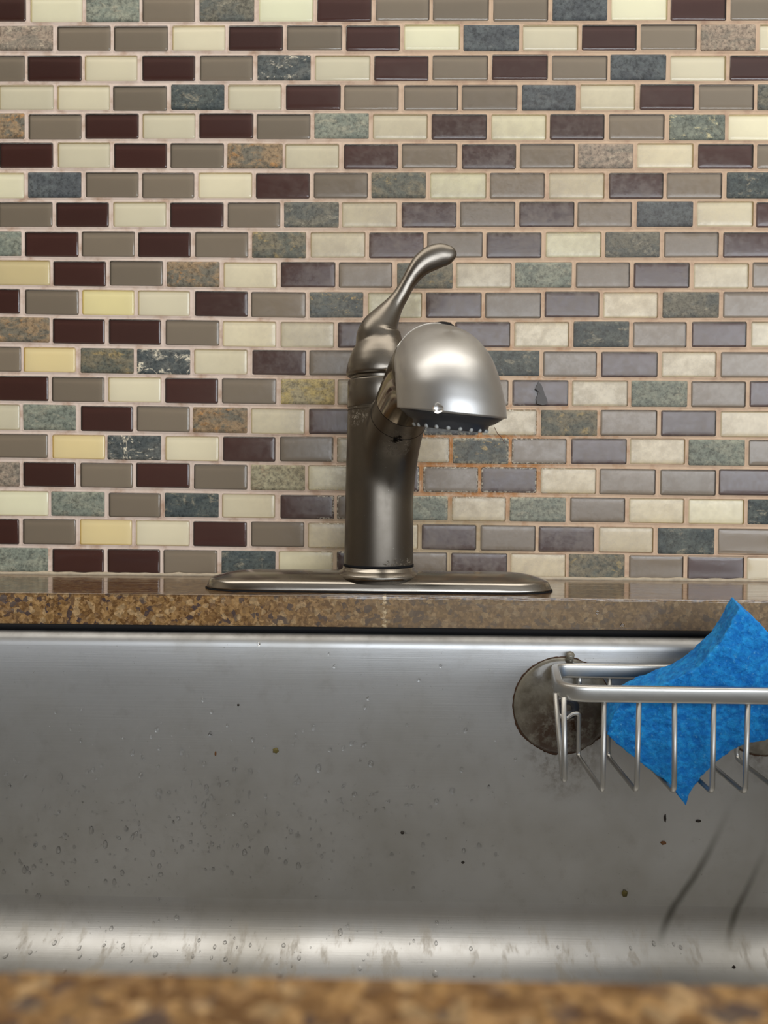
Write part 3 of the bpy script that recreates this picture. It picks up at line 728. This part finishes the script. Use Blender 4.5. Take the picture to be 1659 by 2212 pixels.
# cups
def mat_cup():
    g = N('suction_cup_vinyl'); n = g.noise(60, 5, .65); n2 = g.noise(160, 5, .7)
    c = g.mix(g.step(n, .35, .7), srgb(142, 136, 122), srgb(96, 88, 74))
    st = g.blob(tuple(at(1222, 1600, .51)), (.045, .03, .042))
    c = g.mix(g.math('MULTIPLY', g.step(st, 0, .7), g.step(n2, .34, .56)), c, srgb(62, 38, 18))
    g.set(color=c, rough=.28, coat=.4, coat_rough=.1, trans=.25, ior=1.45, normal=g.bump(n, .3, .001)); return g.m
M_CUP = mat_cup(); M_RUST = plain('rust_grime', (74, 46, 24), .85, vary=.9, nscale=500)
for ci, (px, py) in enumerate(((1214, 1524), (1652, 1527))):
    c = at(px, py, .5165); c.y = YR - .0075 - .0012
    bm = bmesh.new(); R = .0338
    lathe(bm, [(R * .97, .0016), (R, .0000), (R * .985, -.0010), (R * .93, -.0017), (R * .80, -.0028), (R * .55, -.0045), (R * .38, -.0058), (R * .30, -.0072), (R * .26, -.0080), (R * .16, -.0084)], c, 72, axis=(0, 1, 0), cap0=False)
    cup = bpart('suction_cup', bm, M_CUP)
    bm = bmesh.new(); 
    wire(bm, [c + Vector((.0042, -.001, R * .93)), c + Vector((.0046, -.0025, R * 1.05)), c + Vector((.0046, -.0040, R * 1.075))], .0028, 12); sub('pull_tab', bm, M_CUP, cup)
    # grime rim
    bm = bmesh.new(); pts = []; ra = []
    for k in range(181):
        a = 2 * math.pi * k / 180; w = .5 + noise.noise(Vector((math.cos(a) * 3, math.sin(a) * 3, 2 + ci))); lo = .5 - .5 * math.sin(a)
        rr_ = R * 1.003 + .0006 * noise.noise(Vector((math.cos(a) * 9, math.sin(a) * 9, ci)))
        pts.append(c + Vector((rr_ * math.cos(a), .0008, rr_ * math.sin(a)))); ra.append(.0003 + .0011 * max(0, w) * (.25 + lo) * (1 + .8 * noise.noise(Vector((k * .9, 0, 0)))))
    sweep(bm, pts, [max(.0001, r_) for r_ in ra], n=8, ref=(0, 1, 0), cap0=False, cap1=False); sub('grime_ring', bm, M_RUST, cup)
    # hook of the basket into the cup neck
    x = xs[0] if ci == 0 else c.x + .01
    bm = bmesh.new()
    hk = [(x, yb, c.z - .012), (x, yb + .0005, c.z - .003), (x - .006, yb + .001, c.z - .0015), (c.x + .004, yb + .002, c.z - .006), (c.x - .003, yb + .002, c.z - .004)]
    wire(bm, hk, wr, 10, bend=.003)
    if ci: bpart('hook', bm, M_ALU)
    else: bm.free()
    bm = bmesh.new(); lathe(bm, [(.0075, 0), (.0078, -.002), (.0050, -.003), (.0028, -.0028), (.0024, .0)], c + Vector((.002, -.0072, .001)), 32, axis=(0, 1, 0)); sub('cup_neck', bm, M_DARK, cup)

# ------------------------------------------------------------------ sponge
def mat_sponge():
    g = N('blue_cellulose'); n = g.noise(520, 6, .75); b = g.noise(190, 5, .65, dist=.6); pr = g.vor(420, out='Distance')
    c = g.mix(g.step(b, .35, .68), srgb(0, 124, 216), srgb(36, 168, 248))
    c = g.mix(g.step(n, .56, .72), c, srgb(110, 196, 248))
    c = g.mix(g.step(n, .40, .28), c, srgb(0, 66, 140))
    g.set(color=c, rough=.6, spec=.35, sss=.05, normal=g.bump(g.math('ADD', n, b), 1.0, .0014)); return g.m
def poly(P, n):
    P = [Vector(p) for p in P]; q = crom([tuple(p) for p in P], 12); q = [Vector(a) for a in q]
    L = [0]
    for a, b in zip(q, q[1:]): L.append(L[-1] + (b - a).length)
    out = []; j = 0
    for i in range(n + 1):
        t = L[-1] * i / n
        while j < len(L) - 2 and L[j + 1] < t: j += 1
        f = (t - L[j]) / max(L[j + 1] - L[j], 1e-9); out.append(q[j].lerp(q[j + 1], min(max(f, 0), 1)))
    return out
def coons(bL, bR, bB, bT, nu, nv):
    """bL: v edge at u=0, bR at u=1, bB: u edge at v=0, bT at v=1"""
    G = []
    for j in range(nv + 1):
        v = j / nv; row = []
        for i in range(nu + 1):
            u = i / nu
            p = bB[i] * (1 - v) + bT[i] * v + bL[j] * (1 - u) + bR[j] * u - (bB[0] * (1 - u) * (1 - v) + bB[-1] * u * (1 - v) + bT[0] * (1 - u) * v + bT[-1] * u * v)
            row.append(p)
        G.append(row)
    return G
nu, nv, nw = 150, 95, 26
fr = lambda L: [at(a, b, d) for a, b, d in L]
LA = fr([(1311, 1587, .4625), (1331, 1535, .463), (1372, 1502, .4630), (1429, 1480, .4615), (1499, 1446, .459), (1533, 1412, .457), (1560, 1383, .456), (1582, 1340, .456), (1598, 1311, .456)])
LB = fr([(1311, 1587, .4625), (1350, 1622, .4620), (1400, 1660, .4600), (1448, 1697, .4580), (1482, 1743, .456)])
BR_ = fr([(1482, 1743, .456), (1495, 1708, .4565), (1530, 1663, .459), (1590, 1617, .460), (1659, 1597, .460), (1760, 1560, .460)])
AR = fr([(1598, 1312, .456), (1632, 1340, .4565), (1665, 1372, .457), (1710, 1440, .459), (1760, 1560, .460)])
F = coons(poly(LB, nv), poly(AR, nv), poly(LA, nu), poly(BR_, nu), nu, nv)
TH = .0235
def backoff(u, v):
    tip = max(0, 1 - math.hypot(1 - u, v) / .45)
    return Vector((.0030 + .0026 * tip, TH, .0034 - .0040 * v))
def pores(p, s=1.0):
    a = noise.noise(p * 260); b = noise.noise(p * 620 + Vector((5, 5, 5))); c = noise.noise(p * 120)
    return s * (.00055 * c + .0006 * a + .00035 * b - (.0016 * max(0, noise.noise(p * 330 + Vector((20, 0, 0))) - .42)))
bm = bmesh.new(); rows = {}
def vtx(i, j, k):
    key = (i, j, k)
    if key in rows: return rows[key]
    u, v, w = i / nu, j / nv, k / nw
    p = F[j][i] + backoff(u, v) * w
    # squeeze in the middle of the slab sides, rounded arrises
    p = p.copy(); nn = Vector((0, 0, 0))
    if k == 0: nn += Vector((0, -1, 0))
    if k == nw: nn += Vector((0, 1, 0))
    e = 1e-9
    if i == 0: d = (F[j][0] - F[j][1]); nn += d.normalized()
    if i == nu: d = (F[j][nu] - F[j][nu - 1]); nn += d.normalized()
    if j == 0: d = (F[0][i] - F[1][i]); nn += d.normalized()
    if j == nv: d = (F[nv][i] - F[nv - 1][i]); nn += d.normalized()
    if nn.length > 0: p += nn.normalized() * pores(p) - nn * (.0002 if nn.length > 1.2 else 0)
    rows[key] = bm.verts.new(p); return rows[key]
def quad(a, b, c, d):
    bm.faces.new((vtx(*a), vtx(*b), vtx(*c), vtx(*d)))
for j in range(nv):
    for i in range(nu):
        quad((i, j, 0), (i, j + 1, 0), (i + 1, j + 1, 0), (i + 1, j, 0)); quad((i, j, nw), (i + 1, j, nw), (i + 1, j + 1, nw), (i, j + 1, nw))
for k in range(nw):
    for i in range(nu):
        quad((i, 0, k), (i + 1, 0, k), (i + 1, 0, k + 1), (i, 0, k + 1)); quad((i, nv, k), (i, nv, k + 1), (i + 1, nv, k + 1), (i + 1, nv, k))
    for j in range(nv):
        quad((0, j, k), (0, j, k + 1), (0, j + 1, k + 1), (0, j + 1, k)); quad((nu, j, k), (nu, j + 1, k), (nu, j + 1, k + 1), (nu, j, k + 1))
bmesh.ops.recalc_face_normals(bm, faces=bm.faces[:])
spg = obj('sponge', bm, mat_sponge())
tag(spg, 'bright blue cellulose sponge standing on its corner, bent, in the wire basket', 'sponge')

# ------------------------------------------------------------------ water, crumbs, flake, hair
g = N('water'); g.set(color=(1, 1, 1, 1), rough=.0, trans=1.0, ior=1.33); M_WATER = g.m
def sinkpt(px, py):
    """point of the sink's rear wall / bottom curve seen at a pixel, with its normal"""
    yw = YR - .0075
    d = ray(px, py); 
    t = (yw - .0018 - CAM.y) / d.y; p = CAM + d * t
    zt = FZ
    if p.z > zt:
        k = (-.0362 - p.z) / (-.0362 - FZ); p.y = yw - .002 * max(0, k)
        return p, Vector((0, -1, 0))
    # fillet: centre at y = yw-.002-.037, z=-.215, radius .037
    cy, cz, r = yw - FC_IN, FC_Z, FR
    oy, oz = CAM.y - cy, CAM.z - cz
    a = d.y ** 2 + d.z ** 2; b = 2 * (oy * d.y + oz * d.z); c = oy * oy + oz * oz - r * r
    D = b * b - 4 * a * c
    if D < 0: return None, None
    t = (-b + math.sqrt(D)) / (2 * a); p = CAM + d * t
    return p, Vector((0, cy - p.y, cz - p.z)).normalized()
bm = bmesh.new(); rnd = random.Random(11)
def drop(bm, p, n, r, el=1.0, tear=0.0, h=.6):
    n = n.normalized(); up = Vector((0, 0, 1)); up = (up - n * up.dot(n)); up = up.normalized() if up.length > .05 else Vector((0, 1, 0)); sx = up.cross(n)
    nA, nB = 12, 5; rings = []
    sd = rnd.uniform(0, 50)
    for j in range(nB):
        th = (math.pi / 2) * j / nB
        ring = []
        for k in range(nA):
            a = 2 * math.pi * k / nA; ca, sa = math.cos(a), math.sin(a)
            wob = 1 + .18 * noise.noise(Vector((ca * 1.2, sa * 1.2, sd)))
            tr = 1 - tear * max(0, sa) * .5
            q = p + (sx * ca * r * tr + up * sa * r * el) * math.cos(th) * wob + n * (math.sin(th) * r * h - .00003) - up * (r * .15 * math.sin(th))
            ring.append(bm.verts.new(q))
        rings.append(ring)
    top = bm.verts.new(p + n * r * h - up * r * .15)
    for a, b in zip(rings, rings[1:]):
        for k in range(nA): bm.faces.new((a[k], a[(k + 1) % nA], b[(k + 1) % nA], b[k]))
    for k in range(nA): bm.faces.new((rings[-1][k], rings[-1][(k + 1) % nA], top))
    bm.faces.new(list(reversed(rings[0])))
BIG = [(558,1392,5),(710,1414,4),(722,1441,6),(437,1512,6),(456,1538,6),(174,1534,5),(118,1539,5),(795,1510,6),(788,1529,6),(338,1577,7),(325,1592,5),(343,1616,7),
 (285,1627,7),(151,1576,4),(392,1626,8),(404,1632,5),(688,1660,9),(759,1607,7),(741,1617,6),(790,1608,5),(713,1621,7),(801,1651,8),(344,1710,9),(445,1701,8),(490,1692,8),(470,1683,6),
 (188,1668,6),(200,1663,6),(112,1699,4),(341,1657,5),(398,1664,6),(636,1694,7),(766,1716,8),(505,1664,7),(454,1587,6),(453,1587,4),(742,1700,6),(744,1693,4),(289,1740,6),(95,1742,5),(105,1744,5),(127,1754,5),
 (272,1791,7),(294,1801,6),(76,1824,7),(257,1811,6),(393,1830,7),(472,1832,6),(513,1827,5),(528,1842,8),(628,1797,7),(646,1806,5),(161,1860,6),(73,1873,7),(344,1871,7),(264,1885,7),(645,1870,8),(617,1863,6),
 (695,1850,5),(8,1883,6),(144,1906,7),(228,1904,6),(247,1905,7),(83,1935,8),(58,1925,5),(160,1830,5),(13,1695,4),(20,1698,5),(977,1709,9),(1035,1828,7),(1002,1838,6),(914,1826,6),(948,1614,5),(1180,1640,4),
 (952,1440,5),(905,1470,5),(995,1552,4),(1070,1600,4),(892,1887,6),(893,1918,5),(812,1752,5),(880,1700,5),(930,1745,5),(1056,1700,4),(1290,1322,4),(1344,1350,4),
 (12,2065,8),(66,2058,6),(138,2098,8),(171,2048,6),(118,2037,6),(225,2042,5),(266,2043,6),(336,2062,8),(370,2108,8),(355,2102,6),(508,2095,9),(604,2107,9),(487,2072,7),(940,2104,9),(1025,2108,5),(416,2066,5),
 (1017,2049,6),(942,2037,5),(894,2032,4),(1362,2048,5),(1412,2038,6),(1470,2046,6),(1205,2046,4),(1455,2040,4)]
for x, y, r in BIG:
    if y < 1360:
        continue
    p, n = sinkpt(x, y)
    if p is None: continue
    drop(bm, p, n, r * .70 * .52 / FPX, rnd.uniform(1.05, 1.6), rnd.uniform(0, .7))
cnt = 0
while cnt < 700:
    x = rnd.gauss(420, 320); y = rnd.gauss(1740, 120)
    if rnd.random() < .13: x = rnd.uniform(0, 1659)
    if rnd.random() < .10: y = rnd.uniform(1985, 2110)
    if not (0 < x < 1300 and 1560 < y < 2115): continue
    p, n = sinkpt(x, y)
    if p is None: continue
    cnt += 1
    drop(bm, p, n, min(7, 1.4 + rnd.expovariate(.75)) * .78 * .52 / FPX, rnd.uniform(.9, 1.8), rnd.uniform(0, .6))
dr = obj('water_droplets', bm, M_WATER)
tag(dr, 'clear water droplets splashed over the back wall and bottom curve of the steel sink', 'water', kind='stuff')
# hanging drop on the spray head, drops on the slab edge
def droplet(name, p, n, r, label, el=1.0):
    bm = bmesh.new(); drop(bm, Vector(p), Vector(n), r, el, .4, .3); o = obj(name, bm, M_WATER); tag(o, label, 'water droplet'); return o
droplet('water_droplet', at(946, 881, .3893), (0, -1, .0), .0030, 'single water droplet clinging to the lower edge of the spray head', .9)
droplet('water_droplet', (at(1290, 1322, .525).x, YR, at(1290, 1322, .525).z), (0, -1, 0), .0015, 'small round water droplet high on the granite edge right of the tap', 1.1)
droplet('water_droplet', (at(1344, 1350, .525).x, YR, at(1344, 1350, .525).z), (0, -1, 0), .0020, 'wider water droplet hanging low on the granite edge, left of the sponge', .7)

M_CRUMB = plain('crumb_dark', (38, 30, 22), .7); M_CRUMB2 = plain('crumb_brown', (112, 70, 30), .6); M_CRUMB3 = plain('crumb_olive', (98, 88, 40), .6)
def crumb(px, py, w, h, mat, label):
    p, n = sinkpt(px, py); bm = bmesh.new(); bmesh.ops.create_icosphere(bm, subdivisions=3, radius=1)
    s = .52 / FPX
    for v in bm.verts:
        k = 1 + .35 * noise.noise(v.co * 1.6 + Vector((px, py, 0)) * .37); v.co = Vector((v.co.x * w * s * .5 * k, v.co.y * min(w, h) * s * .3 * k, v.co.z * h * s * .5 * k))
    bmesh.ops.translate(bm, verts=bm.verts[:], vec=p + n * min(w, h) * s * .15)
    o = obj('food_crumb', bm, mat); tag(o, label, 'crumb', 'crumbs stuck to the sink wall')
crumb(1437, 1768, 5, 17, M_CRUMB, 'thin upright black crumb on the sink wall below the sponge')
crumb(1509, 1774, 11, 6, M_CRUMB, 'flat dark crumb on the sink wall right of the thin upright one')
crumb(1433, 1821, 11, 8, M_CRUMB2, 'rust-orange crumb low on the sink wall below the basket')
crumb(1349, 1929, 12, 14, M_CRUMB3, 'olive-brown crumb near the bottom of the sink wall')
crumb(869, 1799, 8, 7, M_CRUMB, 'round black crumb on the middle of the sink wall under the tap')
crumb(1000, 1863, 7, 5, M_CRUMB, 'small black crumb on the sink wall, lowest near the middle')
crumb(514, 1524, 5, 5, M_CRUMB, 'tiny black crumb high on the left half of the sink wall')
crumb(465, 1629, 4, 11, M_CRUMB2, 'narrow reddish-brown crumb on the left half of the sink wall')
crumb(595, 1622, 12, 12, M_CRUMB3, 'pale olive round spot of food on the left half of the sink wall')
crumb(1585, 2090, 7, 7, M_CRUMB, 'black crumb on the bottom curve of the sink at the far right')

def flat_shape(name, px, Y, th, mat, label, cat):
    bm = bmesh.new(); f0 = [at(a, b, DWALL + Y) for a, b in px]; f1 = [p + Vector((0, th, 0)) for p in f0]
    loft(bm, [f1, f0]); bmesh.ops.recalc_face_normals(bm, faces=bm.faces[:]); o = obj(name, bm, mat, smooth=False); tag(o, label, cat); return o
flat_shape('dirt_flake', [(1163, 824), (1170, 832), (1174, 842), (1176, 850), (1182, 862), (1183, 873), (1172, 875), (1160, 872), (1158, 862), (1162, 852), (1160, 842), (1156, 841)], -.0022, .0012,
           plain('dark_flake', (72, 66, 62), .5), 'dark grey peeling flake stuck on a plum brown tile right of the spray head', 'flake')
bm = bmesh.new(); hp = crom([tuple(at(a, b, DWALL - .003 - .002 * k)) for k, (a, b) in enumerate([(1068, 923), (1074, 935), (1083, 945), (1090, 957)])], 8)
sweep(bm, hp, [.00028] * len(hp), n=6, ref=(0, 1, 0)); tag(obj('hair_strand', bm, plain('hair', (92, 54, 36), .5)), 'short brown hair stuck to the grout under the right side of the spray head', 'hair')
